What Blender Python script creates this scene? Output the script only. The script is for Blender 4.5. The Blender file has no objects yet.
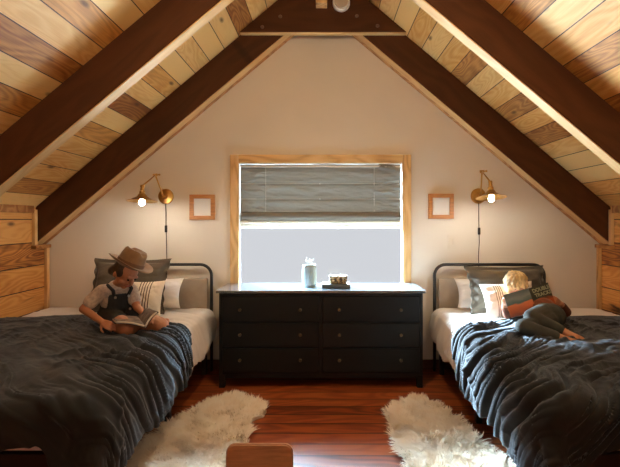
import bpy, bmesh, math, random
import numpy as np
from mathutils import Vector, Matrix, Quaternion
random.seed(7)
sc = bpy.context.scene
COL = sc.collection
PI = math.pi

# ------------------------------------------------------------------ helpers
F, CX, CY, CAMZ = 433.0, 323.0, 220.0, 1.34
def at(px, py, D):
    return Vector(((px-CX)*D/F, D, CAMZ-(py-CY)*D/F))
def lin(r, g, b):
    f = lambda c: (c/255/12.92) if c/255 <= .04045 else ((c/255+.055)/1.055)**2.4
    return (f(r), f(g), f(b), 1)

def wloc(o):
    v = Vector((0, 0, 0))
    while o is not None:
        v += o.location; o = o.parent
    return v

def tag(o, label=None, cat=None, group=None, kind=None):
    if label: o['label'] = label
    if cat: o['category'] = cat
    if group: o['group'] = group
    if kind: o['kind'] = kind
    return o
def thing(name, loc, label, cat, group=None):
    o = bpy.data.objects.new(name, None); o.empty_display_size = .05
    o.location = loc; COL.objects.link(o)
    return tag(o, label, cat, group)

def link(name, me, m, parent=None, smooth=True, base=None):
    """mesh in world coordinates -> object; origin follows the parent or the given base point"""
    o = bpy.data.objects.new(name, me); COL.objects.link(o)
    off = wloc(parent) if parent else Vector(base or (0, 0, 0))
    if off.length: me.transform(Matrix.Translation(-off))
    if parent: o.parent = parent
    else: o.location = off
    if m: me.materials.append(m)
    if smooth:
        me.polygons.foreach_set('use_smooth', [True]*len(me.polygons))
    return o

class MB:
    def __init__(s): s.bm = bmesh.new()
    def box(s, x0, x1, y0, y1, z0, z1, bev=0, M=None):
        bm = s.bm
        r = bmesh.ops.create_cube(bm, size=1)
        vs = r['verts']
        for v in vs:
            v.co = Vector((x0+(v.co.x+.5)*(x1-x0), y0+(v.co.y+.5)*(y1-y0), z0+(v.co.z+.5)*(z1-z0)))
        if bev:
            es = list({e for v in vs for e in v.link_edges})
            rr = bmesh.ops.bevel(bm, geom=es, offset=bev, segments=2, affect='EDGES', profile=.5)
            vs = list({v for f in rr['faces'] for v in f.verts} | {v for v in vs if v.is_valid})
        if M is not None:
            for v in vs: v.co = M @ v.co
        return s
    def prism(s, pts, y0, y1):          # polygon in XZ extruded along Y
        bm = s.bm
        a = [bm.verts.new((x, y0, z)) for x, z in pts]; b = [bm.verts.new((x, y1, z)) for x, z in pts]
        bm.faces.new(a); bm.faces.new(b[::-1])
        n = len(pts)
        for i in range(n): bm.faces.new((a[i], b[i], b[(i+1) % n], a[(i+1) % n]))
        bmesh.ops.recalc_face_normals(bm, faces=bm.faces[:])
        return s
    def prism_M(s, pts, t, M):          # polygon in local XY, thickness t along Z, placed by M
        bm = s.bm
        a = [bm.verts.new(M @ Vector((x, y, 0))) for x, y in pts]; b = [bm.verts.new(M @ Vector((x, y, t))) for x, y in pts]
        bm.faces.new(a[::-1]); bm.faces.new(b)
        n = len(pts)
        for i in range(n): bm.faces.new((a[i], a[(i+1) % n], b[(i+1) % n], b[i]))
        bmesh.ops.recalc_face_normals(bm, faces=bm.faces[:])
        return s
    def tube(s, pts, r, n=10, caps=True):
        bm = s.bm
        pts = [Vector(p) for p in pts]
        rs = r if isinstance(r, (list, tuple)) else [r]*len(pts)
        prev = None; rings = []
        up = None
        for i, p in enumerate(pts):
            t = (pts[min(i+1, len(pts)-1)] - pts[max(i-1, 0)]).normalized()
            if up is None:
                up = t.orthogonal().normalized()
            else:
                up = (up - t*up.dot(t)).normalized()
            b = t.cross(up)
            rings.append([bm.verts.new(p + (up*math.cos(2*PI*k/n) + b*math.sin(2*PI*k/n))*rs[i]) for k in range(n)])
        for A, B in zip(rings, rings[1:]):
            for k in range(n): bm.faces.new((A[k], A[(k+1) % n], B[(k+1) % n], B[k]))
        if caps:
            bm.faces.new(rings[0][::-1]); bm.faces.new(rings[-1])
        return s
    def lathe(s, prof, M=None, n=32, close=False, fn=None):   # prof: (r, z) list about Z, placed by M
        bm = s.bm; M = M or Matrix()
        rings = []
        for r, z in prof:
            if r < 1e-6: rings.append([bm.verts.new(M @ Vector((0, 0, z)))])
            else:
                ring = []
                for k in range(n):
                    a = 2*PI*k/n; rr = r*(fn(a, z) if fn else 1)
                    ring.append(bm.verts.new(M @ Vector((rr*math.cos(a), rr*math.sin(a), z))))
                rings.append(ring)
        for A, B in zip(rings, rings[1:]):
            for k in range(n):
                k2 = (k+1) % n
                if len(A) == 1 and len(B) == 1: continue
                if len(A) == 1: bm.faces.new((A[0], B[k2], B[k]))
                elif len(B) == 1: bm.faces.new((A[k], A[k2], B[0]))
                else: bm.faces.new((A[k], A[k2], B[k2], B[k]))
        bmesh.ops.recalc_face_normals(bm, faces=bm.faces[:])
        return s
    def ball(s, c, r, M=None, seg=16):
        R = r if isinstance(r, (list, tuple)) else (r, r, r)
        rr = bmesh.ops.create_uvsphere(s.bm, u_segments=seg, v_segments=seg//2+2, radius=1)
        for v in rr['verts']:
            p = Vector((v.co.x*R[0], v.co.y*R[1], v.co.z*R[2]))
            if M is not None: p = M @ p
            v.co = p + Vector(c)
        return s
    def cap(s, a, b, ra, rb, n=14):     # tapered capsule
        a, b = Vector(a), Vector(b); L = (b-a).length
        if L < 1e-5: return s.ball(a, ra)
        q = (b-a).to_track_quat('Z', 'Y').to_matrix().to_4x4(); M = Matrix.Translation(a) @ q
        prof = [(ra*math.sin(t), -ra*math.cos(t)) for t in np.linspace(0, PI/2, 5)]
        prof += [(rb*math.cos(t), L+rb*math.sin(t)) for t in np.linspace(0, PI/2, 5)]
        prof[0] = (0, -ra); prof[-1] = (0, L+rb)
        return s.lathe(prof, M, n)
    def build(s, name, m, parent=None, smooth=False, uv=None, base=None, mesh_only=False):
        me = bpy.data.meshes.new(name); s.bm.to_mesh(me); s.bm.free()
        if uv:
            ul = me.uv_layers.new(name='UVMap')
            for lp in me.loops: ul.data[lp.index].uv = uv(me.vertices[lp.vertex_index].co)
        if mesh_only: return me
        return link(name, me, m, parent, smooth, base)

def auto_smooth(o, ang=40):
    me = o.data
    me.polygons.foreach_set('use_smooth', [True]*len(me.polygons))
    bm = bmesh.new(); bm.from_mesh(me)
    for e in bm.edges:
        if len(e.link_faces) == 2 and e.calc_face_angle(0) > math.radians(ang): e.smooth = False
    bm.to_mesh(me); bm.free()
    return o

def fuse(name, mb, m, parent, voxel=.005, smooth=5, fac=.5):
    """melt overlapping tapered shapes into one continuous skin"""
    me = bpy.data.meshes.new(name+'_raw'); mb.bm.to_mesh(me); mb.bm.free()
    o = bpy.data.objects.new(name+'_raw', me); COL.objects.link(o)
    r = o.modifiers.new('r', 'REMESH'); r.mode = 'VOXEL'; r.voxel_size = voxel; r.adaptivity = 0
    if smooth:
        s = o.modifiers.new('s', 'SMOOTH'); s.iterations = smooth; s.factor = fac
    dg = bpy.context.evaluated_depsgraph_get(); dg.update()
    nm = bpy.data.meshes.new_from_object(o.evaluated_get(dg)); nm.name = name
    bpy.data.objects.remove(o); bpy.data.meshes.remove(me)
    nm.materials.clear()
    return link(name, nm, m, parent, True)

# ---- value noise in numpy
def vnoise(x, y, seed=0):
    xi = np.floor(x).astype(np.int64); yi = np.floor(y).astype(np.int64)
    xf = x-xi; yf = y-yi
    def h(a, b):
        n = (a*374761393 + b*668265263 + seed*1442695041) & 0xffffffff
        n = ((n ^ (n >> 13))*1274126177) & 0xffffffff
        n = n ^ (n >> 16)
        return n/4294967295.0
    u = xf*xf*xf*(xf*(xf*6-15)+10); v = yf*yf*yf*(yf*(yf*6-15)+10)
    return (h(xi, yi)*(1-u)+h(xi+1, yi)*u)*(1-v) + (h(xi, yi+1)*(1-u)+h(xi+1, yi+1)*u)*v
def fbm(x, y, seed=0, o=4):
    s = 0; a = .5; t = 0
    for i in range(o):
        s = s + a*vnoise(x*2**i, y*2**i, seed+i*17); t += a; a *= .5
    return s/t
def ridge(x, y, seed=0):
    return 1-np.abs(2*vnoise(x, y, seed)-1)

def grid_mesh(name, P, uv=None, flip=False):
    n, m, _ = P.shape
    idx = np.arange(n*m).reshape(n, m)
    q = np.stack([idx[:-1, :-1], idx[1:, :-1], idx[1:, 1:], idx[:-1, 1:]], -1).reshape(-1, 4)
    if flip: q = q[:, ::-1]
    me = bpy.data.meshes.new(name)
    me.from_pydata(P.reshape(-1, 3).tolist(), [], q.tolist())
    if uv is not None:
        ul = me.uv_layers.new(name='UVMap')
        li = np.empty(len(me.loops), np.int32); me.loops.foreach_get('vertex_index', li)
        ul.data.foreach_set('uv', uv.reshape(-1, 2)[li].astype(np.float32).ravel())
    me.update()
    return me
def grid_normals(P):
    du = np.gradient(P, axis=0); dv = np.gradient(P, axis=1)
    n = np.cross(du, dv); l = np.linalg.norm(n, axis=-1, keepdims=True); l[l < 1e-9] = 1
    return n/l

# ------------------------------------------------------------------ materials
def nodes(name):
    m = bpy.data.materials.new(name); m.use_nodes = True
    nt = m.node_tree
    return m, nt, nt.nodes['Principled BSDF']
def N(nt, t, **kw):
    n = nt.nodes.new(t)
    for k, v in kw.items():
        if hasattr(n, k): setattr(n, k, v)
        else: n.inputs[k].default_value = v
    return n
def L(nt, a, b): nt.links.new(a, b)
def MATH(nt, op, a, b=None):
    n = nt.nodes.new('ShaderNodeMath'); n.operation = op
    for i, v in enumerate((a, b)):
        if v is None: continue
        if isinstance(v, (int, float)): n.inputs[i].default_value = v
        else: nt.links.new(v, n.inputs[i])
    return n.outputs[0]
def RAMP(nt, fac, stops):
    r = nt.nodes.new('ShaderNodeValToRGB'); e = r.color_ramp.elements
    while len(e) < len(stops): e.new(.5)
    for i, (p, c) in enumerate(stops): e[i].position = p; e[i].color = c
    nt.links.new(fac, r.inputs[0]); return r.outputs[0]
def MIX(nt, fac, a, b, blend='MIX'):
    n = nt.nodes.new('ShaderNodeMix'); n.data_type = 'RGBA'; n.blend_type = blend
    for s, v in ((n.inputs[0], fac), (n.inputs[6], a), (n.inputs[7], b)):
        if isinstance(v, (int, float, tuple)): s.default_value = v
        else: nt.links.new(v, s)
    return n.outputs[2]

def plain(name, c, rough=.6, var=.12, scale=25, bump=.0, metal=0, sheen=0, bscale=None, stretch=(1, 1, 1), spec=.5):
    m, nt, p = nodes(name)
    tc = N(nt, 'ShaderNodeTexCoord'); mp = N(nt, 'ShaderNodeMapping'); mp.inputs['Scale'].default_value = stretch
    L(nt, tc.outputs['Object'], mp.inputs[0])
    nz = N(nt, 'ShaderNodeTexNoise', Scale=scale, Detail=4.0); L(nt, mp.outputs[0], nz.inputs['Vector'])
    lo = tuple(x*(1-var) for x in c[:3])+(1,); hi = tuple(min(1, x*(1+var)) for x in c[:3])+(1,)
    L(nt, RAMP(nt, nz.outputs['Fac'], [(.3, lo), (.7, hi)]), p.inputs['Base Color'])
    p.inputs['Roughness'].default_value = rough; p.inputs['Metallic'].default_value = metal
    p.inputs['Specular IOR Level'].default_value = spec
    if sheen:
        p.inputs['Sheen Weight'].default_value = sheen; p.inputs['Sheen Roughness'].default_value = .4
    if bump:
        n2 = N(nt, 'ShaderNodeTexNoise', Scale=bscale or scale*4, Detail=3.0); L(nt, mp.outputs[0], n2.inputs['Vector'])
        b = N(nt, 'ShaderNodeBump', Strength=bump, Distance=.01); L(nt, n2.outputs['Fac'], b.inputs['Height'])
        L(nt, b.outputs[0], p.inputs['Normal'])
    return m

def wood(name, dark, mid, light, width=None, rough=.55, figure=1.0, tone=.5, uv=True, along='X', groove=.012, knots=True, spec=.4, seed=0., burn=None, ringk=.3):
    """boards along u, laid across v every `width` metres; growth-ring contours, knots, per-board tone"""
    m, nt, p = nodes(name)
    tc = N(nt, 'ShaderNodeTexCoord'); sx = N(nt, 'ShaderNodeSeparateXYZ')
    L(nt, tc.outputs['UV' if uv else 'Object'], sx.inputs[0])
    if uv: u, v, w = sx.outputs[0], sx.outputs[1], None
    else:
        o = {'X': (0, 1, 2), 'Y': (1, 0, 2), 'Z': (2, 0, 1)}[along]
        u, v, w = (sx.outputs[i] for i in o)
    if width:
        bid = MATH(nt, 'FLOOR', MATH(nt, 'DIVIDE', v, width))
        wn = N(nt, 'ShaderNodeTexWhiteNoise'); wn.noise_dimensions = '1D'
        L(nt, MATH(nt, 'ADD', bid, seed+.37), wn.inputs['W']); rnd = wn.outputs['Value']
        wn2 = N(nt, 'ShaderNodeTexWhiteNoise'); wn2.noise_dimensions = '1D'
        L(nt, MATH(nt, 'ADD', bid, seed+51.7), wn2.inputs['W']); rnd2 = wn2.outputs['Value']
    else: rnd = rnd2 = None
    cb = N(nt, 'ShaderNodeCombineXYZ')
    L(nt, MATH(nt, 'MULTIPLY', u, 1.3), cb.inputs[0]); L(nt, MATH(nt, 'MULTIPLY', v, 6.0), cb.inputs[1])
    if rnd is not None: L(nt, MATH(nt, 'MULTIPLY', rnd, 60.0), cb.inputs[2])
    elif w is not None: L(nt, MATH(nt, 'MULTIPLY', w, 6.0), cb.inputs[2])
    n1 = N(nt, 'ShaderNodeTexNoise', Scale=1.0, Detail=1.5, Roughness=.45, Distortion=.35); L(nt, cb.outputs[0], n1.inputs['Vector'])
    ring = MATH(nt, 'SINE', MATH(nt, 'MULTIPLY', n1.outputs['Fac'], 75.0*figure))
    ring = MATH(nt, 'ADD', MATH(nt, 'MULTIPLY', ring, .5), .5)
    cf = N(nt, 'ShaderNodeCombineXYZ')
    L(nt, MATH(nt, 'MULTIPLY', u, 6.0), cf.inputs[0]); L(nt, MATH(nt, 'MULTIPLY', v, 160.0), cf.inputs[1])
    if w is not None: L(nt, MATH(nt, 'MULTIPLY', w, 160.0), cf.inputs[2])
    n2 = N(nt, 'ShaderNodeTexNoise', Scale=1.0, Detail=2.0); L(nt, cf.outputs[0], n2.inputs['Vector'])
    n3 = N(nt, 'ShaderNodeTexNoise', Scale=.6, Detail=3.0); L(nt, cb.outputs[0], n3.inputs['Vector'])
    g = MATH(nt, 'ADD', MATH(nt, 'ADD', MATH(nt, 'MULTIPLY', ring, ringk), .21-ringk/2), MATH(nt, 'MULTIPLY', n2.outputs['Fac'], .25))
    g = MATH(nt, 'ADD', g, MATH(nt, 'MULTIPLY', n3.outputs['Fac'], .5))
    if rnd2 is not None:
        g = MATH(nt, 'ADD', g, MATH(nt, 'MULTIPLY', MATH(nt, 'SUBTRACT', rnd2, .5), tone))
    colr = RAMP(nt, g, [(.2, dark), (.52, mid), (.85, light)])
    if knots:
        ck = N(nt, 'ShaderNodeCombineXYZ')
        L(nt, MATH(nt, 'MULTIPLY', u, 2.2), ck.inputs[0]); L(nt, MATH(nt, 'MULTIPLY', v, 5.5), ck.inputs[1])
        vo = N(nt, 'ShaderNodeTexVoronoi', Scale=1.0); L(nt, ck.outputs[0], vo.inputs['Vector'])
        kf = RAMP(nt, vo.outputs['Distance'], [(.04, (1, 1, 1, 1)), (.12, (0, 0, 0, 1))])
        colr = MIX(nt, MATH(nt, 'MULTIPLY', kf, .8), colr, tuple(x*.35 for x in dark[:3])+(1,))
    if burn:
        nb = N(nt, 'ShaderNodeTexNoise', Scale=.9, Detail=5.0, Roughness=.6, Distortion=.8); L(nt, cb.outputs[0], nb.inputs['Vector'])
        colr = MIX(nt, RAMP(nt, nb.outputs['Fac'], [(.55, (0, 0, 0, 1)), (.68, (1, 1, 1, 1))]), colr, burn)
    h = g
    if width:
        fr = MATH(nt, 'FRACT', MATH(nt, 'DIVIDE', v, width))
        e = MATH(nt, 'ABSOLUTE', MATH(nt, 'SUBTRACT', fr, .5))
        gr = MATH(nt, 'GREATER_THAN', e, .5-groove/width/2)
        colr = MIX(nt, gr, colr, tuple(x*.16 for x in dark[:3])+(1,))
        h = MATH(nt, 'SUBTRACT', MATH(nt, 'MULTIPLY', g, .15), gr)
    L(nt, colr, p.inputs['Base Color'])
    b = N(nt, 'ShaderNodeBump', Strength=.25, Distance=.004); L(nt, h, b.inputs['Height']); L(nt, b.outputs[0], p.inputs['Normal'])
    p.inputs['Roughness'].default_value = rough; p.inputs['Specular IOR Level'].default_value = spec
    return m

def emit(name, c, s):
    m = bpy.data.materials.new(name); m.use_nodes = True; nt = m.node_tree
    nt.nodes.clear(); e = N(nt, 'ShaderNodeEmission'); o = N(nt, 'ShaderNodeOutputMaterial')
    e.inputs[0].default_value = c; e.inputs[1].default_value = s; L(nt, e.outputs[0], o.inputs[0]); return m

M = {}
M['wall'] = plain('wall_paint', lin(226, 213, 194), .9, .02, 3, .05, bscale=250)
M['lit_edge'] = wood('lit_beam_edge', lin(168, 116, 66), lin(206, 160, 104), lin(226, 186, 134), None, .6, .5, uv=False, along='X', knots=False, ringk=.15)  # pale colour carries the window light on the beam undersides
M['ceiling'] = wood('pine_planks', lin(136, 76, 28), lin(214, 150, 74), lin(238, 192, 122), .165, .6, 1.25, .75, ringk=.13, groove=.006)
M['knee'] = wood('knotty_planks', lin(120, 64, 22), lin(204, 134, 62), lin(226, 166, 94), .20, .55, 1.3, .5, ringk=.25, groove=.008, burn=lin(74, 34, 12))
M['beam'] = wood('shaded_beam_wood', lin(58, 31, 13), lin(76, 41, 17), lin(92, 52, 24), None, .65, .4, ringk=.15, uv=False, along='X', knots=True, spec=.25)  # shade on the beam faces is worked into this dark brown
M['beam_under'] = M['beam']
M['trim'] = wood('trim_wood', lin(110, 66, 30), lin(168, 110, 58), lin(200, 145, 88), None, .6, .6, uv=False, along='X', knots=False)
M['trim_z'] = wood('window_trim_wood', lin(150, 102, 52), lin(216, 168, 106), lin(232, 192, 136), None, .55, .6, uv=False, along='Z', knots=False)
M['trim_x'] = wood('window_head_wood', lin(150, 102, 52), lin(216, 168, 106), lin(232, 192, 136), None, .55, .6, uv=False, along='X', knots=False)
M['floor'] = wood('floor_boards', lin(72, 28, 9), lin(128, 56, 20), lin(156, 80, 34), .13, .42, .6, .4, groove=.010, knots=False, spec=.5)
M['base'] = plain('baseboard_wood', lin(84, 46, 24), .5, .2, 12, stretch=(1, 1, 8))
M['black'] = plain('black_metal', lin(32, 27, 24), .45, .1, 30)
M['dresser'] = plain('black_green_paint', lin(15, 14, 10), .5, .08, 14, .02, spec=.3)
M['dresser_top'] = plain('lit_lacquer', lin(96, 106, 112), .14, .08, 14, spec=1.0)  # base lightened to grey-blue for the sky light on the top
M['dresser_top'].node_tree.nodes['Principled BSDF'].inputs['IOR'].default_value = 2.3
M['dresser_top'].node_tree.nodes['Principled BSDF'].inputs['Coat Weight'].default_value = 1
M['knob'] = plain('dark_brass', lin(105, 90, 66), .35, .2, 40, metal=.9)
M['brass'] = plain('aged_brass', lin(204, 160, 92), .3, .15, 30, metal=1)
M['bulb'] = emit('lamp_glow', (1, .95, .86, 1), 1)
M['cord'] = plain('brown_fabric_cord', lin(70, 52, 34), .8, .2, 200)
M['white_plastic'] = plain('white_plastic', lin(222, 218, 210), .4, .02, 10)
M['frame_wood'] = plain('walnut_frame', lin(186, 122, 66), .5, .25, 10, stretch=(1, 1, 10))
M['paper'] = plain('white_print', lin(232, 228, 220), .8, .02, 8)
M['duvet'] = plain('charcoal_linen', lin(36, 36, 36), .85, .12, 8, .18, sheen=.30, bscale=420, spec=.25)
M['duvet'].node_tree.nodes['Principled BSDF'].inputs['Sheen Tint'].default_value = (.80, .90, 1, 1)
M['sheet'] = plain('white_cotton', lin(226, 218, 210), .85, .03, 8, .12, bscale=300, sheen=.1)
M['grey_linen'] = plain('grey_linen', lin(84, 76, 66), .85, .12, 10, .2, bscale=350, sheen=.25, spec=.2)
M['panel'] = plain('taupe_upholstery', lin(168, 152, 134), .9, .06, 20, .15, bscale=400)
M['skin'] = plain('skin', lin(178, 120, 86), .5, .06, 14)
M['tee'] = plain('pale_cotton_tee', lin(196, 180, 168), .85, .22, 60, .15)
M['denim'] = plain('dark_denim', lin(44, 46, 50), .8, .25, 30, .2, bscale=300)
M['felt'] = plain('brown_felt', lin(124, 92, 60), .9, .12, 30, .1, sheen=.3)
M['hatband'] = plain('hat_ribbon', lin(104, 70, 40), .7, .1, 30)
M['hair_brown'] = plain('brown_hair', lin(60, 40, 26), .6, .3, 50, .5, stretch=(1, 1, .2))
M['hair_blond'] = plain('blond_hair', lin(206, 172, 118), .55, .35, 60, .6, stretch=(1, 1, .3))
M['trousers'] = plain('grey_trousers', lin(62, 62, 56), .9, .15, 25, .2, bscale=200)
M['brown_top'] = plain('brown_jersey', lin(112, 62, 40), .85, .2, 25, .1)
M['lip'] = plain('lips', lin(168, 100, 84), .5, .05, 20)
M['eye'] = plain('dark_eye', lin(36, 24, 18), .2, .1, 20)
M['button'] = plain('pale_metal_button', lin(200, 196, 188), .35, .05, 50, metal=.6)
M['page'] = plain('book_pages', lin(226, 216, 198), .8, .05, 40)
M['page_print'] = plain('printed_page', lin(120, 104, 92), .8, .6, 22)
M['book_cover'] = plain('dark_book_cover', lin(62, 50, 44), .5, .2, 12)
M['seat_wood'] = plain('red_brown_wood', lin(178, 130, 94), .45, .2, 10, stretch=(1, 1, 9), bump=.03)
M['ceramic'] = plain('pale_glazed_ceramic', lin(146, 156, 154), .45, .06, 20)
M['sprig'] = plain('dried_cream_sprig', lin(214, 206, 190), .8, .1, 40)
M['slate'] = plain('dark_slate_tray', lin(74, 80, 80), .5, .15, 30)

def fleece():
    m, nt, p = nodes('fleece'); out = nt.nodes['Material Output']
    g = N(nt, 'ShaderNodeTexCoord'); nz = N(nt, 'ShaderNodeTexNoise', Scale=14.0, Detail=3.0); L(nt, g.outputs['Object'], nz.inputs['Vector'])
    c = RAMP(nt, nz.outputs['Fac'], [(.3, lin(235, 220, 198)), (.7, lin(246, 238, 224))])
    L(nt, c, p.inputs['Base Color']); p.inputs['Roughness'].default_value = .9; p.inputs['Sheen Weight'].default_value = .3
    t = N(nt, 'ShaderNodeBsdfTranslucent'); L(nt, c, t.inputs[0]); mx = N(nt, 'ShaderNodeMixShader'); mx.inputs[0].default_value = .35
    L(nt, p.outputs[0], mx.inputs[1]); L(nt, t.outputs[0], mx.inputs[2]); L(nt, mx.outputs[0], out.inputs[0])
    return m
M['fleece'] = fleece()

def shade_cloth(name, c, tr):
    m, nt, p = nodes(name); out = nt.nodes['Material Output']
    tc = N(nt, 'ShaderNodeTexCoord'); mp = N(nt, 'ShaderNodeMapping'); mp.inputs['Scale'].default_value = (120, 1, 260)
    L(nt, tc.outputs['Object'], mp.inputs[0])
    nz = N(nt, 'ShaderNodeTexNoise', Scale=1.0, Detail=2.0); L(nt, mp.outputs[0], nz.inputs['Vector'])
    cc = RAMP(nt, nz.outputs['Fac'], [(.3, tuple(x*.85 for x in c[:3])+(1,)), (.7, tuple(x*1.08 for x in c[:3])+(1,))])
    d = N(nt, 'ShaderNodeBsdfDiffuse'); t = N(nt, 'ShaderNodeBsdfTranslucent'); mx = N(nt, 'ShaderNodeMixShader'); mx.inputs[0].default_value = tr
    L(nt, cc, d.inputs[0]); L(nt, cc, t.inputs[0]); L(nt, d.outputs[0], mx.inputs[1]); L(nt, t.outputs[0], mx.inputs[2]); L(nt, mx.outputs[0], out.inputs[0])
    return m
M['blind'] = shade_cloth('taupe_blind_cloth', lin(144, 139, 130), .16)
M['blind_seam'] = shade_cloth('blind_seam_tape', lin(196, 190, 178), .2)
M['blind_hem'] = shade_cloth('cream_blind_lining', lin(230, 226, 216), .15)

def glass():
    m = bpy.data.materials.new('window_glass'); m.use_nodes = True; nt = m.node_tree; nt.nodes.clear()
    o = N(nt, 'ShaderNodeOutputMaterial'); t = N(nt, 'ShaderNodeBsdfTransparent'); g = N(nt, 'ShaderNodeBsdfGlossy', Roughness=.02)
    fr = N(nt, 'ShaderNodeFresnel', IOR=1.12); mx = N(nt, 'ShaderNodeMixShader')
    L(nt, fr.outputs[0], mx.inputs[0]); L(nt, t.outputs[0], mx.inputs[1]); L(nt, g.outputs[0], mx.inputs[2]); L(nt, mx.outputs[0], o.inputs[0]); return m
M['glass'] = glass()

def stripes(name, base, stripe, centers, hw):
    m, nt, p = nodes(name); tc = N(nt, 'ShaderNodeTexCoord'); s = N(nt, 'ShaderNodeSeparateXYZ'); L(nt, tc.outputs['UV'], s.inputs[0])
    f = None
    for c in centers:
        q = MATH(nt, 'LESS_THAN', MATH(nt, 'ABSOLUTE', MATH(nt, 'SUBTRACT', s.outputs[0], c)), hw)
        f = q if f is None else MATH(nt, 'MAXIMUM', f, q)
    L(nt, MIX(nt, f, base, stripe), p.inputs['Base Color']); p.inputs['Roughness'].default_value = .9
    nz = N(nt, 'ShaderNodeTexNoise', Scale=240.0); L(nt, tc.outputs['Object'], nz.inputs['Vector'])
    b = N(nt, 'ShaderNodeBump', Strength=.25, Distance=.004); L(nt, nz.outputs['Fac'], b.inputs['Height']); L(nt, b.outputs[0], p.inputs['Normal'])
    return m
M['stripe_a'] = stripes('cream_stripe_linen', lin(226, 212, 192), lin(84, 62, 46), [.30, .49, .55, .61, .67, .73], .011)
M['stripe_b'] = stripes('white_stripe_linen', lin(222, 210, 194), lin(128, 112, 98), [.22, .26, .30, .34, .7, .74, .78], .009)

def landscape():
    m, nt, p = nodes('canyon_cover_print'); tc = N(nt, 'ShaderNodeTexCoord'); s = N(nt, 'ShaderNodeSeparateXYZ'); L(nt, tc.outputs['UV'], s.inputs[0])
    nz = N(nt, 'ShaderNodeTexNoise', Scale=5.0, Detail=4.0); L(nt, tc.outputs['UV'], nz.inputs['Vector'])
    v = MATH(nt, 'ADD', s.outputs[1], MATH(nt, 'MULTIPLY', MATH(nt, 'SUBTRACT', nz.outputs['Fac'], .5), .28))
    lo = RAMP(nt, v, [(.0, lin(120, 50, 20)), (.3, lin(178, 84, 36)), (.46, lin(196, 104, 56)), (.52, lin(70, 92, 88)), (.72, lin(118, 124, 116)), (1, lin(70, 84, 84))])
    hi = RAMP(nt, v, [(.0, lin(120, 50, 20)), (.3, lin(170, 76, 34)), (.40, lin(120, 60, 36)), (.46, lin(46, 48, 42)), (1, lin(52, 54, 46))])
    L(nt, MIX(nt, MATH(nt, 'GREATER_THAN', s.outputs[0], .5), lo, hi), p.inputs['Base Color']); p.inputs['Roughness'].default_value = .4
    return m
M['canyon'] = landscape()
M['title'] = plain('pale_title_ink', lin(150, 158, 136), .6, .1, 30)
def mosaic():
    m, nt, p = nodes('gold_black_mosaic'); tc = N(nt, 'ShaderNodeTexCoord'); vo = N(nt, 'ShaderNodeTexVoronoi', Scale=75.0); L(nt, tc.outputs['Object'], vo.inputs['Vector'])
    r = N(nt, 'ShaderNodeSeparateColor'); L(nt, vo.outputs['Color'], r.inputs[0])
    L(nt, RAMP(nt, r.outputs[0], [(.2, lin(40, 32, 22)), (.4, lin(150, 118, 62)), (.7, lin(196, 172, 116)), (.92, lin(236, 228, 206))]), p.inputs['Base Color']); p.inputs['Roughness'].default_value = .45
    return m
M['mosaic'] = mosaic()

# ------------------------------------------------------------------ room
S = .839
XW = 2.49
def zc(x, top=3.54): return top - S*abs(x)
Y0, Y1 = -1.3, 4.06          # back of the room (behind the camera) and outside of window wall
YW = 3.90
struct = lambda o: tag(o, kind='structure')

struct(MB().box(-XW-.1, XW+.1, Y0-.1, Y1, -.1, 0).build('floor', M['floor'], uv=lambda c: (c.x, c.y+.01)))
cosl = math.cos(math.atan(S))
for s, nm in ((-1, 'ceiling_left'), (1, 'ceiling_right')):
    pts = [(0, zc(0)), (s*(XW+.1), zc(XW+.1)), (s*(XW+.1), zc(XW+.1)+.06), (0, zc(0)+.06)]
    struct(MB().prism(pts, Y0-.1, Y1).build(nm, M['ceiling'], uv=lambda c, s=s: (c.y+3*s, abs(c.x)/cosl+.04+(20 if s > 0 else 0)*.165)))
    a, b = sorted((s*XW, s*(XW+.1)))
    struct(MB().box(a, b, Y0-.1, Y1, 0, zc(XW)-.001).build('wall_left' if s < 0 else 'wall_right', M['knee'], uv=lambda c, s=s: (c.y+5*s, c.z+.055)))
# window wall with the opening
WX0, WX1, WZ0, WZ1 = -.757, .715, .72, 1.85
w = MB()
e = XW-.001
HX0, HX1, HZ1 = WX0-.055, WX1+.055, WZ1+.055
w.prism([(-e, 0), (HX0, 0), (HX0, zc(HX0)-.001), (-e, zc(e)-.001)], YW, Y1)
w.prism([(HX1, 0), (e, 0), (e, zc(e)-.001), (HX1, zc(HX1)-.001)], YW, Y1)
w.prism([(HX0, HZ1), (HX1, HZ1), (HX1, zc(HX1)-.001), (0, zc(0)-.001), (HX0, zc(HX0)-.001)], YW, Y1)
w.prism([(HX0, 0), (HX1, 0), (HX1, WZ0), (HX0, WZ0)], YW, Y1)
struct(w.build('wall_back', M['wall']))
RX, RZ0, RZ1 = .95, 1.25, 2.35
w = MB(); ya, yb = Y0-.1, Y0
w.prism([(-e, 0), (-RX, 0), (-RX, zc(RX)-.001), (-e, zc(e)-.001)], ya, yb)
w.prism([(RX, 0), (e, 0), (e, zc(e)-.001), (RX, zc(RX)-.001)], ya, yb)
w.prism([(-RX, RZ1), (RX, RZ1), (RX, zc(RX)-.001), (0, zc(0)-.001), (-RX, zc(RX)-.001)], ya, yb)
w.prism([(-RX, 0), (RX, 0), (RX, RZ0), (-RX, RZ0)], ya, yb)
struct(w.build('wall_front', M['wall']))
w2 = bpy.data.objects.new('window_added', None); w2.location = (0, Y0, RZ0); COL.objects.link(w2); tag(w2, kind='structure')  # added window behind the camera, lets the rear fill in
f_ = MB()
f_.box(-RX-.07, -RX, Y0, Y0+.02, RZ0-.07, RZ1+.07); f_.box(RX, RX+.07, Y0, Y0+.02, RZ0-.07, RZ1+.07); f_.box(-RX, RX, Y0, Y0+.02, RZ0-.07, RZ0); f_.box(-RX, RX, Y0, Y0+.02, RZ1, RZ1+.07)
f_.build('casing', M['trim_z'], w2)
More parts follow.
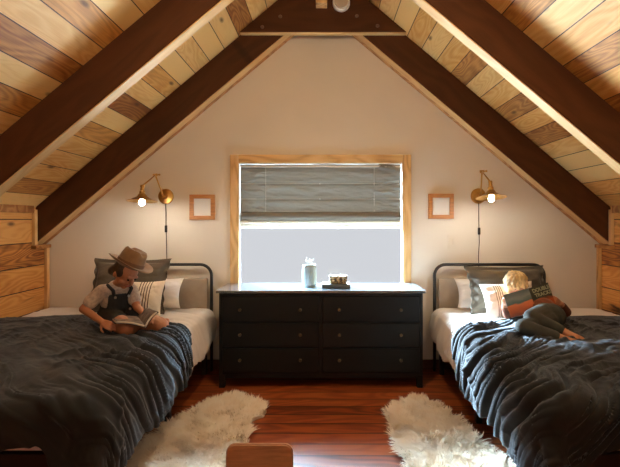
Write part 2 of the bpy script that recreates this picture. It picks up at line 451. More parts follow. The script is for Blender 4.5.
MB().box(-RX, RX, Y0-.06, Y0-.055, RZ0, RZ1).build('pane', M['glass'], w2)
b_ = MB(); b_.box(-XW+.001, XW-.001, YW-.02, YW-.0005, 0, .085, .004)
struct(b_.build('baseboard_back', M['base']))
# window: casing, jambs, sash, glass
win = bpy.data.objects.new('window_1', None); win.location = (-.02, YW, WZ0); COL.objects.link(win); tag(win, kind='structure')
c = .076
MB().box(WX0-c, WX0, YW-.022, YW, .70, WZ1+c, .004).build('side_casing', M['trim_z'], win)
MB().box(WX1, WX1+c, YW-.022, YW, .70, WZ1+c, .004).build('side_casing', M['trim_z'], win)
MB().box(WX0, WX1, YW-.022, YW, WZ1, WZ1+c, .004).build('head_casing', M['trim_x'], win)
jb = MB(); t = .006
jb.box(HX0, WX0+t, YW+.0005, 3.95, WZ0, HZ1); jb.box(WX1-t, HX1, YW+.0005, 3.95, WZ0, HZ1); jb.box(WX0+t, WX1-t, YW+.0005, 3.95, WZ1-t, HZ1)
jb.build('jamb', M['white_plastic'], win)
MB().box(WX0-.03, WX1+.03, YW-.03, Y1, WZ0-.02, WZ0+.012, .004).build('sill', M['trim_x'], win)
sh = MB(); q = .0; sh.box(WX0+t, WX1-t, 3.957, 3.99, WZ0+.012, WZ0+.03); sh.box(WX0+t, WX1-t, 3.957, 3.99, WZ1-t-.03, WZ1-t)
sh.build('sash_rail', M['white_plastic'], win)
MB().box(WX0+t+q, WX1-t-q, 3.944, 3.948, WZ0+.012+q, WZ1-t-q).build('pane', M['glass'], win)

# trims of wall and knee wall
n_t = [0]
def trim(mb, m='trim'):
    n_t[0] += 1
    return struct(mb.build('trim_%d' % n_t[0], M[m]))
for s in (-1, 1):
    trim(MB().prism([(s*.0005, 3.215), (s*XW, 3.215-S*XW), (s*XW, 3.33-S*XW), (s*.0005, 3.33)], 3.842, YW-.0005))
    X = lambda a, b: sorted((s*a, s*b))
    a, b = X(XW-.001, XW-.03); trim(MB().box(a, b, 3.865, YW-.001, .0, 1.09, .003), 'trim_z')
    a, b = X(XW-.001, XW-.028); trim(MB().box(a, b, 3.70, 3.738, 1.125, 1.43, .003), 'trim_z')
    a, b = X(XW-.001, XW-.045); trim(MB().box(a, b, 3.69, YW-.001, 1.092, 1.122, .003), 'trim')
    a, b = X(XW-.001, XW-.025); trim(MB().box(a, b, 2.77, 3.698, 1.40, 1.462, .003), 'trim')

# rafters and collar tie
def rafter(s, y0, y1, label):
    x1 = XW-.002
    mb = MB().prism([(s*.001, 3.223), (s*x1, 3.223-S*x1), (s*x1, 3.538-S*x1), (s*.001, 3.538)], y0, y1)
    bmesh.ops.bevel(mb.bm, geom=mb.bm.edges[:], offset=.006, segments=2, affect='EDGES')
    M4 = Matrix.Translation((s*.001, y0, 3.223)) @ Matrix.Rotation(s*math.atan(S), 4, 'Y')
    me = mb.build('rafter', None, mesh_only=True)
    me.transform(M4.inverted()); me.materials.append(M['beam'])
    o = bpy.data.objects.new('rafter', me); o.matrix_world = M4; COL.objects.link(o)
    eb = MB().prism([(s*.001, 3.214), (s*x1, 3.214-S*x1), (s*x1, 3.2225-S*x1), (s*.001, 3.2225)], y0+.001, y1-.001)  # thin strip, coloured paler for the light on the underside
    em = eb.build('lit_underside', None, mesh_only=True); em.transform(M4.inverted()); em.materials.append(M['lit_edge'])
    eo = bpy.data.objects.new('lit_underside', em); COL.objects.link(eo); eo.parent = o; eo['label'] = 'lower edge with window light painted in'
    return tag(o, label, 'beam', 'dark roof rafters', 'thing')
rafter(-1, 3.742, 3.84, 'dark brown rafter running up the left slope against the window wall')
rafter(1, 3.742, 3.84, 'dark brown rafter running up the right slope against the window wall')
rafter(-1, 2.67, 2.76, 'dark brown rafter crossing the left ceiling planks, nearer than the one on the wall')
rafter(1, 2.67, 2.76, 'dark brown rafter crossing the right ceiling planks, nearer than the one on the wall')

tie = thing('collar_beam', (0, 3.70, 2.94), 'short dark horizontal tie beam bolted across the rafters below the ridge', 'beam'); tie['kind'] = 'thing'
zt = 3.42
k = MB().prism([(-(3.536-2.94)/S, 2.94), ((3.536-2.94)/S, 2.94), ((3.536-zt)/S, zt), (-(3.536-zt)/S, zt)], 3.682, 3.741)
bmesh.ops.bevel(k.bm, geom=k.bm.edges[:], offset=.004, segments=2, affect='EDGES')
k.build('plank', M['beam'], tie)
MB().box(-.708, .708, 3.684, 3.739, 2.932, 2.9395, .002).build('lit_underside', M['lit_edge'], tie)  # lit underside of the tie, painted as a paler strip
for px, py in ((280.3, 16.5), (262.3, 27), (356.8, 16), (377.5, 25.8)):
    p = at(px, py, 3.68)
    Mx = Matrix.Translation((p.x, 3.683, p.z)) @ Matrix.Rotation(PI/2, 4, 'X')
    auto_smooth(MB().lathe([(0, .012), (.012, .012), (.015, .006), (.016, 0), (0, 0)], Mx, 12).build('bolt', plain('bolt_steel', lin(120, 92, 72), .5, .1, 30, metal=.5), tie))
blk = MB().box(-.06, .034, 3.585, 3.681, 3.137, 3.45, .004).build('ridge_block', M['trim_z'], base=(-.013, 3.633, 3.137))
tag(blk, 'pale square wooden block on the dark tie beam under the ridge', 'wooden block')
sd = thing('smoke_detector', (.155, 3.682, 3.18), 'round white smoke detector on the dark tie beam', 'smoke detector')
Mx = Matrix.Translation((.155, 3.681, 3.18)) @ Matrix.Rotation(PI/2, 4, 'X')
auto_smooth(MB().lathe([(0, 0), (.074, 0), (.074, .022), (.068, .03), (0, .03)], Mx, 40).build('housing', M['white_plastic'], sd))
auto_smooth(MB().lathe([(.058, .03), (.054, .044), (.02, .048), (0, .048)], Mx, 40).build('cap', plain('cream_plastic', lin(196, 178, 156), .5, .03, 10), sd))

# ------------------------------------------------------------------ roman blind
bl = thing('roman_blind', (-.02, 3.907, 1.27), 'taupe linen roman blind half lowered over the bright window', 'window blind')
nx, nz_ = 150, 120
u = np.linspace(0, 1, nx)[:, None]; v = np.linspace(0, 1, nz_)[None, :]
bx0, bx1, bz1, bz0 = -.746, .702, 1.842, 1.335
Xg = bx0+(bx1-bx0)*u+0*v; Zg = bz1+(bz0-bz1)*v+0*u
Yg = 3.912+0*u*v
zs = [1.667, 1.53]           # horizontal seams
for z in zs: Yg = Yg + .010*np.exp(-((Zg-z)/.012)**2) - .006*np.exp(-((Zg-z+.035)/.03)**2)
Yg = Yg + .014*(fbm(Xg*4, Zg*9, 3)-.5) + .018*(fbm(Xg*7, Zg*22, 5)-.5)*(1+2*np.exp(-((np.abs(Xg+.02)-.6)/.12)**2))
panel = grid_mesh('panel', np.stack([Xg, Yg, Zg], -1)); pn = link('panel', panel, M['blind'], bl); pn.modifiers.new('s', 'SOLIDIFY').thickness = .003
sm = MB()
for z in zs: sm.tube([(x, 3.908, z) for x in np.linspace(bx0, bx1, 12)], .0032, 6)
for px in (266, 374):
    x = (px-CX)*3.92/F; sm.tube([(x, 3.905, z) for z in np.linspace(bz0, bz1, 10)], .0028, 6)
sm.build('seam', M['blind_seam'], bl, True)
for i, px in enumerate((266, 320, 374)):
    for z in zs:
        auto_smooth(MB().ball(((px-CX)*3.92/F, 3.903, z), .006, None, 10).build('ring', M['white_plastic'], bl))
def foldband(name, za, zb, depth, y, m, seed):
    uu = np.linspace(0, 1, 80)[:, None]; vv = np.linspace(0, 1, 14)[None, :]
    Xf = bx0+(bx1-bx0)*uu+0*vv; wob = .012*(fbm(Xf*3, Xf*0, seed)-.5)
    Zf = za+(zb-za)*vv+wob; Yf = y-depth*np.sin(PI*vv)**.7+0*uu+.006*(fbm(Xf*5, Zf*5, seed+3)-.5)
    o = link(name, grid_mesh(name, np.stack([Xf, Yf, Zf], -1)), m, bl); o.modifiers.new('s', 'SOLIDIFY').thickness = .003
foldband('fold', 1.41, 1.325, .026, 3.907, M['blind'], 11)
foldband('hem', 1.338, 1.30, .024, 3.912, M['blind_hem'], 21)
foldband('hem', 1.305, 1.268, .02, 3.917, M['blind_hem'], 31)
MB().box(bx0, bx1, 3.900, 3.932, 1.815, 1.831, .002).build('headrail', M['white_plastic'], bl)

# ------------------------------------------------------------------ things on the wall
def picture(x, z, label):
    t = thing('framed_print', (x, YW, z-.113), label, 'picture frame', 'small square frames beside the window')
    o, i = .113, .077
    f = MB()
    for a, b, c_, d in ((-o, o, i, o), (-o, o, -o, -i), (-o, -i, -i, i), (i, o, -i, i)):
        f.box(x+a, x+b, YW-.028, YW-.001, z+c_, z+d, .002)
    f.build('frame', M['frame_wood'], t)
    MB().box(x-i, x+i, YW-.012, YW-.006, z-i, z+i).build('print', M['paper'], t)
picture(-1.083, 1.455, 'small square wooden frame with blank white print beside the left wall lamp')
picture(1.058, 1.463, 'small square wooden frame with blank white print beside the right wall lamp')
sw = thing('light_switch', (1.155, YW, 1.085), 'white double light switch plate on the wall above the right headboard', 'light switch')
MB().box(1.118, 1.192, YW-.007, YW-.0005, 1.088, 1.205, .003).build('plate', M['wall'], sw)
for x in (1.138, 1.172): MB().box(x-.010, x+.010, YW-.012, YW-.007, 1.118, 1.175, .002).build('rocker', M['wall'], sw)

def sconce(bp, elbow, sock, rim, tilt, cordpts, label, seedx):
    bp, elbow, sock, rim = map(Vector, (bp, elbow, sock, rim))
    t = thing('wall_lamp', (bp.x, YW, bp.z-.07), label, 'wall lamp', 'brass wall lamps above the beds')
    Mx = Matrix.Translation((bp.x, YW-.0005, bp.z)) @ Matrix.Rotation(PI/2, 4, 'X')
    auto_smooth(MB().lathe([(0, 0), (.069, 0), (.069, .010), (.064, .018), (.022, .024), (.018, .034), (0, .034)], Mx, 40).build('backplate', M['brass'], t))
    hub = Vector((bp.x, YW-.06, bp.z-.005))
    a = MB(); a.tube([(bp.x, YW-.03, bp.z-.005), hub], .011, 12); a.ball(hub, .016); a.build('swivel', M['brass'], t, True)
    MB().tube([hub, elbow], .0065, 10).build('arm', M['brass'], t, True)
    MB().tube([elbow, sock], .0065, 10).build('arm', M['brass'], t, True)
    k = MB(); d = (elbow-hub).cross(sock-elbow).normalized()
    k.tube([elbow-d*.018, elbow+d*.018], .012, 12); k.tube([elbow+d*.018, elbow+d*.034], .006, 8); k.ball(elbow+d*.036, .009)
    k.build('joint', M['brass'], t, True)
    MB().tube([sock-d*.014, sock+d*.014], .011, 12).build('joint', M['brass'], t, True)
    ax = (rim-sock).normalized()
    R = Matrix.Translation(sock) @ (-ax).to_track_quat('Z', 'Y').to_matrix().to_4x4()
    H = (rim-sock).length
    auto_smooth(MB().lathe([(0, 0), (.013, 0), (.015, -.02), (.015, -H*.3), (.022, -H*.34), (.022, -H*.56), (.018, -H*.6), (0, -H*.6)], R, 20).build('socket', M['brass'], t))
    shd = MB().lathe([(.019, -H*.52), (.030, -H*.56), (.040, -H*.72), (.080, -H*.90), (.116, -H*1.0), (.116, -H*1.015), (.080, -H*.925), (.038, -H*.75), (.019, -H*.58)], R, 48).build('shade', M['brass'], t)
    auto_smooth(shd, 60)
    bb = R @ Vector((0, 0, -H*.6-.052))
    bulb = MB(); R2 = R
    z0 = -H*.6
    bulb.lathe([(0, z0-.085), (.010, z0-.083), (.018, z0-.075), (.022, z0-.062), (.019, z0-.046), (.013, z0-.03), (.012, z0-.01), (.012, z0)], R, 20)
    bulb.build('bulb', M['bulb'], t, True)
    cd = MB(); cd.tube(cordpts, .0035, 8)
    co = cd.build('cord', M['cord'], t, True)
    sp = cordpts[2]
    auto_smooth(MB().box(sp[0]-.011, sp[0]+.011, sp[1]-.012, sp[1]+.006, sp[2]-.032, sp[2]+.032, .006).build('cord_switch', M['black'], co), 60)
    return t
def cord(x0, x1, zt, zs_):
    y = YW-.012
    return [(x0, y, zt), (x0+.001, y, zt-.12), (x0+.003, y, zs_), (x0+.006, y, zs_-.1), (x1-.004, y, zs_-.22), (x1, y, .9), (x1-.01, y, .62)]
sconce((-1.413, YW, 1.552), at(155.3, 175, 3.70), at(142.5, 186, 3.44), at(142, 201, 3.43), 0, cord(-1.412, -1.40, 1.49, 1.26),
       'brass swing-arm wall lamp, lit, above the left bed with the child in a hat', 0)
sconce((1.398, YW, 1.556), at(482, 171.5, 3.70), at(490.2, 182, 3.44), at(491.2, 197.5, 3.42), 0, cord(1.398, 1.40, 1.49, 1.24),
       'brass swing-arm wall lamp, lit, above the right bed with the child behind a book', 1)

# ------------------------------------------------------------------ dresser
DX0, DX1, DY0, DY1 = -.83, .797, 3.455, 3.855
dr = thing('dresser', ((DX0+DX1)/2, 3.66, 0), 'long black six-drawer dresser standing under the window', 'dresser')
d = MB()
d.box(DX0, DX0+.025, DY0, DY1, .10, .755, .002); d.box(DX1-.025, DX1, DY0, DY1, .10, .755, .002)
d.box(DX0+.025, DX1-.025, DY1-.02, DY1, .10, .755); d.box(DX0+.025, DX1-.025, DY0+.004, DY1-.02, .735, .755); d.box(DX0+.025, DX1-.025, DY0+.004, DY1-.02, .10, .122)
d.box(-.03, -.005, DY0+.004, DY1-.02, .122, .735)
for z in (.322, .524): d.box(DX0+.025, DX1-.025, DY0+.006, DY0+.03, z-.004, z+.006)
d.build('carcass', M['dresser'], dr)
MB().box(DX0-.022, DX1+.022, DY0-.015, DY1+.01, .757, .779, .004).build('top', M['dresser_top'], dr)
for x0 in (DX0, DX1-.045):
    for y0 in (DY0, DY1-.045):
        a = MB(); a.box(x0, x0+.045, y0, y0+.045, 0, .099, .003); a.build('leg', M['dresser'], dr)
a = MB(); a.box(DX0+.046, DX1-.046, DY0+.01, DY0+.03, .075, .099); a.build('apron', M['dresser'], dr)
for ci, (xa, xb, kx) in enumerate(((DX0+.028, -.033, (-.66, -.18)), (-.002, DX1-.028, (.13, .62)))):
    for za, zb, kz in ((.530, .731, .626), (.328, .518, .427), (.124, .316, .226)):
        f = MB(); f.box(xa, xb, DY0-.004, DY0+.018, za+.003, zb-.002, .003); f.box(xa+.02, xb-.02, DY0+.018, DY1-.06, za+.02, zb-.04)
        dw = f.build('drawer', M['dresser'], dr)
        for x in kx:
            Mk = Matrix.Translation((x, DY0-.004, kz)) @ Matrix.Rotation(PI/2, 4, 'X')
            auto_smooth(MB().lathe([(.007, 0), (.006, .008), (.0125, .014), (.0135, .02), (.009, .026), (0, .027)], Mk, 16).build('knob', M['knob'], dw))

# vase and box on the dresser
vs = thing('vase', (-.115, 3.66, .779), 'pale ribbed ceramic vase with thin dried sprigs on the black dresser', 'vase')
Mv = Matrix.Translation((-.115, 3.66, .7795))
prof = [(0, 0), (.05, 0), (.056, .006), (.058, .03), (.059, .09), (.058, .16), (.055, .178), (.052, .183), (.048, .178), (.049, .15), (.05, .02), (0, .015)]
auto_smooth(MB().lathe(prof, Mv, 96, fn=lambda a, z: 1+.022*math.cos(a*24)*(1 if .012 < z < .172 else 0)).build('pot', M['ceramic'], vs), 70)
for dx, h in ((-.022, .075), (.030, .07), (.004, .055)):
    a = MB(); a.tube([(-.115+dx*.5, 3.66, .90), (-.115+dx*.8, 3.66, .96), (-.115+dx, 3.66, .962+h*.6)], .0012, 6)
    for i in range(7):
        a.ball((-.115+dx+random.uniform(-.008, .008), 3.66+random.uniform(-.008, .008), .962+h*.6+random.uniform(-.012, .014)), .0035, None, 6)
    a.build('sprig', M['sprig'], vs, True)
tr = MB().box(-.008, .226, 3.56, 3.70, .7795, .812, .006).build('slate_tray', M['slate'], base=(.109, 3.63, .7795))
tag(tr, 'flat dark grey tray on the dresser top beside the vase', 'tray')
bx = thing('trinket_box', (.128, 3.63, .8125), 'small gold and black patterned box sitting on the grey tray', 'box')
MB().box(.056, .198, 3.585, 3.675, .8125, .852, .004).build('body', M['mosaic'], bx)
MB().box(.053, .201, 3.582, 3.678, .8525, .878, .005).build('lid', M['mosaic'], bx)

# ------------------------------------------------------------------ beds
ZT = .565           # mattress top
YH, YF = 3.80, 1.83
def superpillow(w, h, t, flange=0, seed=0, n=56, wr=.008, pinch=.09):
    """closed pillow in local coords: x width, z height, y thickness"""
    a = np.linspace(-1, 1, n)
    A, B = np.meshgrid(a, a, indexing='ij')
    fx = flange/(w/2); fz = flange/(h/2)
    ia = np.clip(np.abs(A)/(1-fx), 0, 1); ib = np.clip(np.abs(B)/(1-fz), 0, 1)
    T = np.power(np.clip((1-ia**2.4)*(1-ib**2.4), 0, 1), .55)*t/2
    px = A*w/2*(1-pinch*(1-B**2)*np.abs(A)); pz = B*h/2*(1-pinch*(1-A**2)*np.abs(B))
    wn = wr*(fbm(A*3+7*seed, B*3, seed, 4)-.5)*2 + wr*.8*(ridge(A*2+B*1.5+seed, B*4-A, seed+4)-.5)
    rip = (.012*np.sin(B*16+seed)*np.clip((np.abs(A)-(1-fx))/max(fx, 1e-3), 0, 1)) if flange else 0
    msk = np.clip(T/(t*.25), 0, 1)
    fr = np.stack([px, -T-.003+wn*msk+rip, pz], -1); bk = np.stack([px, T+.003+wn*msk+rip, pz], -1)
    uv = np.stack([(A+1)/2, (B+1)/2], -1)
    return fr, bk, uv
def pillow(name, m, w, h, t, pos, rx, rz, label, cat, group=None, flange=0, seed=0, roll=0, **kw):
    fr, bk, uv = superpillow(w, h, t, flange, seed, **kw)
    me = grid_mesh(name, fr, uv); me2 = grid_mesh(name, bk, uv, flip=True)
    bm = bmesh.new(); bm.from_mesh(me); bm.from_mesh(me2)
    bm.verts.ensure_lookup_table()
    # stitch the rim
    n = fr.shape[0]; rim = [(i, 0) for i in range(n)] + [(n-1, j) for j in range(1, n)] + [(i, n-1) for i in range(n-2, -1, -1)] + [(0, j) for j in range(n-2, 0, -1)]
    A = [bm.verts[i*n+j] for i, j in rim]; B = [bm.verts[n*n+i*n+j] for i, j in rim]
    for i in range(len(rim)):
        j = (i+1) % len(rim); bm.faces.new((A[i], A[j], B[j], B[i]))
    bmesh.ops.recalc_face_normals(bm, faces=bm.faces[:])
    bm.to_mesh(me); bm.free(); bpy.data.meshes.remove(me2)
    me.transform(Matrix.Translation((0, 0, h/2)))
    o = bpy.data.objects.new(name, me); COL.objects.link(o); me.materials.append(m)
    me.polygons.foreach_set('use_smooth', [True]*len(me.polygons))
    o.matrix_world = Matrix.Translation(pos) @ Matrix.Rotation(rz, 4, 'Z') @ Matrix.Rotation(rx, 4, 'X') @ Matrix.Rotation(roll, 4, 'Y')
    sm_ = o.modifiers.new('sub', 'SUBSURF'); sm_.levels = 1; sm_.render_levels = 1
    return tag(o, label, cat, group)

def fold(p, r):
    """arc-length p beyond the edge (p>0 = over the edge): returns (out, down)"""
    q = np.clip(p+r*.5, 0, None)          # start of arc
    ang = np.clip(q/r, 0, PI/2)
    out = r*np.sin(ang) - r*.5; down = r*(1-np.cos(ang)) + np.clip(q-r*PI/2, 0, None)
    out = np.where(p+r*.5 > 0, out, p); down = np.where(p+r*.5 > 0, down, 0)
    return out, down

def drape(s, name, m, xin, xout, yhead, yfoot, ztop, side, foot, label, cat, group, nu, nv, seed, amp, head_slant=0, corner=None, thick=.012, foldfreq=1., r=.06):
    """a cover over the bed: p runs from the inner hem to the wall, q from the head to the foot hem"""
    W = abs(xout-xin); Lq = yhead-yfoot
    U = np.linspace(0, 1, nu)[:, None]+np.zeros((1, nv)); V = np.linspace(0, 1, nv)[None, :]+np.zeros((nu, 1))
    sd = side(V); ft = foot(U)
    p = -sd + U*(W+sd)                    # <0 hangs over the inner side
    q = V*(Lq+ft)
    a1 = np.clip(-p+r*.5, 0, None); a2 = np.clip(q-Lq+r*.5, 0, None)
    rho = np.hypot(a1, a2); rs_ = np.where(rho < 1e-9, 1, rho); ux, uy = a1/rs_, a2/rs_
    ang = np.clip(rho/r, 0, PI/2)
    out = r*np.sin(ang); down = r*(1-np.cos(ang)) + np.clip(rho-r*PI/2, 0, None)
    dx, dy = down*ux, down*uy
    bul = .10*np.sin(np.clip(dx/.34, 0, 1)*PI)*.45+.05*np.clip(dx/.3, 0, 1)
    x = xin + s*np.maximum(p, r*.5) - s*(out*ux + bul*.6)
    y = yfoot + r*.5 + np.clip(Lq-r*.5-q, 0, None) - out*uy - .05*np.clip(dy/.3, 0, 1)*np.clip(dx/.2, 0, 1)
    y = y - head_slant*np.clip(1-q/.6, 0, 1)*np.clip(1-p/.6, 0, 1.4)
    z = ztop - down
    # soft loft of the quilt on top
    top = np.clip(1-down/.05, 0, 1)
    z = z + top*(.03*(fbm(p*2.2, q*2.0, seed, 3)-.5))
    if False: pass
    P = np.stack([x, y, z], -1)
    nrm = grid_normals(P)
    cen = np.array([(xin+xout)/2, (yhead+yfoot)/2, ztop-.5])
    flip = np.sum(nrm*(P-cen), -1, keepdims=True) < 0
    nrm = np.where(flip, -nrm, nrm)
    # pleats: run from the hem up over the edge and lean towards the head as they fade on top
    wx = .30*(fbm(p*2.5, q*2.5, seed+9, 1)-.5); wy = .22*(fbm(p*2.6+5, q*2.6, seed+12, 2)-.5)
    ps = np.sqrt(p*p+.03**2)
    a = q*foldfreq + wy + np.where(p > 0, .80*np.minimum(ps, 1.0), .65*ps)
    bq = p + wx
    f1 = ridge(a*12.0, bq*1.4, seed+1)**2.4
    f2 = ridge(a*27.0+3, bq*2.4, seed+2)**1.7
    f3 = ridge(a*5.0+bq*3.5, bq*5-a*1.5, seed+3)**3
    f4 = ridge(bq*7+a*2.5, a*2.2, seed+5)**2.5
    edge = np.exp(-(np.clip(p, 0, None)/.42)**2)
    ftk = np.clip(dy/.1, 0, 1)
    hang = ridge(p*7+wx*3, q*.8, seed+7)**1.6
    disp = amp*((1.1*f1+.62*f2)*(.35+.9*edge)*(1-.7*ftk) + .5*f3*(1-ftk) + (.45*f4)*(1-edge)*(1-ftk) + .8*hang*ftk + .25*(fbm(p*14, q*14, seed+8, 3)-.5))
    disp = (disp - amp*.55)*(.35+.65*np.clip(q/.2, 0, 1))
    P = P + nrm*disp[..., None]
    o = link(name, grid_mesh(name, P, flip=(s < 0)), m, None, True, base=((xin+xout)/2, (yhead+yfoot)/2, ztop))
    sl = o.modifiers.new('thick', 'SOLIDIFY'); sl.thickness = thick; sl.offset = -1 if s > 0 else -1
    return tag(o, label, cat, group)

def make_bed(s, side_name, who):
    xi, xo = s*1.0, s*2.40
    X = lambda a, b: sorted((s*a, s*b))
    bed = thing('bed', (s*1.7, 2.82, 0), 'black metal-framed bed on the %s holding %s' % (side_name, who), 'bed', 'twin beds under the eaves')
    # headboard hoop
    yh, z1, rr = 3.845, .945, .10
    xa, xb = s*.99, s*1.965
    pts = [(xa, yh, 0)] + [(xa, yh, .4)]
    for t in np.linspace(PI, PI/2, 9): pts.append((xa+s*rr+rr*math.cos(t)*s, yh, z1-rr+rr*math.sin(t)))
    for t in np.linspace(PI/2, 0, 9): pts.append((xb-s*rr+rr*math.cos(t)*s, yh, z1-rr+rr*math.sin(t)))
    pts += [(xb, yh, .4), (xb, yh, 0)]
    MB().tube(pts, .0135, 12).build('headboard_hoop', M['black'], bed, True)
    a, b = X(1.02, 1.93)
    MB().box(a, b, yh-.02, yh+.02, .50, .825, .014).build('headboard_panel', M['panel'], bed)
    for x in (1.02, 2.37):
        a, b = X(x-.012, x+.012)
        MB().box(a, b, YF+.03, YH-.005, .27, .345, .003).build('side_rail', M['black'], bed)
    a, b = X(1.0, 2.39); MB().box(a, b, YF+.005, YF+.03, .27, .345, .003).build('foot_rail', M['black'], bed)
    for x in (1.03, 2.36):
        for y in (YF+.03, 2.85, YH-.06):
            a, b = X(x-.02, x+.02); MB().box(a, b, y, y+.04, 0, .268, .003).build('leg', M['black'], bed)
    a, b = X(1.035, 2.355); MB().box(a, b, YF+.032, YH-.01, .325, .343).build('slat_base', M['black'], bed)
    a, b = X(1.0, 2.40)
    mt = MB().box(a, b, YF, YH, .35, ZT-.004, .035)
    mo = auto_smooth(mt.build('mattress', M['sheet'], base=(s*1.7, 2.8, .35)))
    tag(mo, 'white mattress on the %s bed frame under the charcoal duvet' % side_name, 'mattress', 'mattresses')
    # white sheet turned over at the head end, hanging in a point beside the headboard
    def sside(V): return .16+.13*np.clip(V*3, 0, 1)+.02*np.sin(V*14)
    drape(s, 'bed_sheet', M['sheet'], xi, xo-s*.02, YH-.02, 2.95, ZT+.004, sside, lambda U: -.01+0*U,
          'white cotton sheet turned out at the head of the %s bed' % side_name, 'bed sheet', 'white bed sheets', 90, 80, 40+s, .012, thick=.004, r=.05)
    def dside(V):
        a = np.clip((V-.0)/.25, 0, 1); a = a*a*(3-2*a)
        return .12+.22*a+.03*np.sin(V*19+s)
    def dfoot(U):
        k = np.clip((U-.19)/.09, 0, 1); k = k*k*(3-2*k)
        return .40-.215*k+.016*np.sin(U*23+s*2)
    drape(s, 'duvet', M['duvet'], xi-s*.02, s*2.455, 3.36, YF-.035, ZT+.022, dside, dfoot,
          'rumpled charcoal duvet on the %s bed, under %s' % (side_name, who), 'duvet', 'charcoal duvets', 300, 340, 60+5*s, .020 if s < 0 else .028, head_slant=.30)
make_bed(-1, 'left', 'a child in a brown hat')
make_bed(1, 'right', 'a child behind a picture book')

rl = math.radians
# pillows: left bed
pillow('pillow', M['sheet'], .60, .27, .13, (-1.50, 3.625, ZT+.03), rl(-28), rl(4), 'white pillow at the back of the left bed, behind the large grey pillow', 'pillow', 'white pillows', seed=2)
pillow('pillow', M['grey_linen'], .66, .46, .16, (-1.585, 3.45, ZT+.025), rl(-19), rl(-3), 'large grey linen pillow with frilled edge behind the child in a hat', 'pillow', 'grey pillows', flange=.035, seed=3)
pillow('cushion', M['stripe_a'], .34, .30, .12, (-1.40, 3.27, ZT+.03), rl(-26), rl(3), 'square cream cushion with dark stripes beside the child in a hat', 'cushion', 'striped cushions', seed=4)
# pillows: right bed
pillow('pillow', M['sheet'], .62, .27, .13, (1.44, 3.625, ZT+.03), rl(-28), rl(-4), 'white pillow at the back of the right bed, beside the grey pillow', 'pillow', 'white pillows', seed=5)
pillow('pillow', M['grey_linen'], .68, .40, .16, (1.505, 3.45, ZT+.025), rl(-20), rl(3), 'large grey linen pillow behind the child with the picture book', 'pillow', 'grey pillows', flange=.035, seed=6)
pillow('cushion', M['stripe_b'], .41, .28, .12, (1.445, 3.28, ZT+.03), rl(-24), rl(-2), 'white cushion with faint stripes behind the blond child', 'cushion', 'striped cushions', seed=7, roll=rl(-4))

# ------------------------------------------------------------------ people
def limb(mb, pts, rs):
    for (a, b), (ra, rb) in zip(zip(pts, pts[1:]), zip(rs, rs[1:])): mb.cap(a, b, ra, rb)
def hand(mb, wrist, direction, normal, size=.11, curl=.6, thumb=1, r=.0065):
    """palm and five bent fingers; direction = towards the fingers, normal = out of the back of the hand"""
    w = Vector(wrist); d = Vector(direction).normalized(); n = (Vector(normal)-d*Vector(normal).dot(d)).normalized(); sd = d.cross(n)
    pl = size*.5
    for k in (-.3, -.1, .1, .3):
        mb.cap(w+sd*k*size*.25, w+d*pl+sd*k*size*.5*1.2, size*.10, size*.085)
    for i, (k, ln) in enumerate(((-.36, .40), (-.12, .50), (.12, .47), (.36, .36))):
        p = w+d*pl+sd*k*size*.55; dd = d.copy(); a = p
        for j in range(3):
            ang = curl*(.4+.45*j)
            dd = (d*math.cos(ang)-n*math.sin(ang)).normalized()
            b = a+dd*ln*size*(.42, .33, .25)[j]
            mb.cap(a, b, r*(1-.08*j), r*(.92-.1*j)); a = b
    t0 = w+d*size*.12-sd*thumb*size*.18; t1 = t0+(d*.55-sd*thumb*.8-n*.3).normalized()*size*.25; t2 = t1+(d*.9-sd*thumb*.2-n*.5).normalized()*size*.2
    mb.cap(t0, t1, r*1.3, r*1.1); mb.cap(t1, t2, r*1.1, r*.9)
def head(mb, c, up, face, sz=1.0):
    up = Vector(up).normalized(); f = Vector(face); f = (f-up*f.dot(up)).normalized(); sd = f.cross(up)
    R = Matrix((sd, f, up)).transposed().to_3x3()
    c = Vector(c); W = lambda x, y, z: c + R @ Vector((x, y, z))*sz
    mb.ball(W(0, -.008, .018), tuple(v*sz for v in (.070, .082, .076)), R)
    mb.ball(W(0, .018, -.03), tuple(v*sz for v in (.056, .056, .062)), R)
    mb.ball(W(0, .050, -.075), tuple(v*sz for v in (.024, .020, .018)), R)      # chin
    for s in (-1, 1):
        mb.ball(W(s*.034, .044, -.036), tuple(v*sz for v in (.025, .022, .022)), R)   # cheeks
        mb.ball(W(s*.072, -.008, -.012), tuple(v*sz for v in (.010, .018, .026)), R)  # ears
    mb.cap(W(0, .072, .004), W(0, .088, -.022), .0085*sz, .0115*sz)                # nose
    mb.cap(W(-.035, .067, .020), W(.035, .067, .020), .010*sz, .010*sz)         # brow
    return W, R

# --- child in the hat
f2 = Vector((.75, -.66, 0)).normalized(); rt = Vector((-.66, -.75, 0)).normalized()
kid = thing('person', (-1.45, 3.0, .6), 'child in brown felt hat and dark dungarees sitting cross-legged, reading on the left bed', 'person')
pelvis = Vector((-1.455, 3.055, .675)); chest = at(114.5, 299, 3.02); neck = at(118.5, 284.5, 2.985)
shR = at(102, 291, 2.93); shL = at(131, 290, 3.06); elR = at(83.5, 309, 2.88); wrR = at(102, 322, 2.80); elL = at(137, 307, 3.0); wrL = at(145, 314.5, 2.92)
hipR = pelvis+rt*.065+f2*.02; hipL = pelvis-rt*.065+f2*.02
knR = at(127, 328.5, 2.80); knL = at(160.5, 325.5, 2.90); anR = Vector((-1.21, 2.97, .635)); anL = Vector((-1.27, 2.92, .632))
hatn = Vector((.43, .07, .90)).normalized(); hc = at(130, 264.5, 2.92)
hd = hc-hatn*.062
fh = Vector((.92, -.38, 0)).normalized(); fdir = (Vector((.70, -.32, -.60))).normalized()
b = MB()
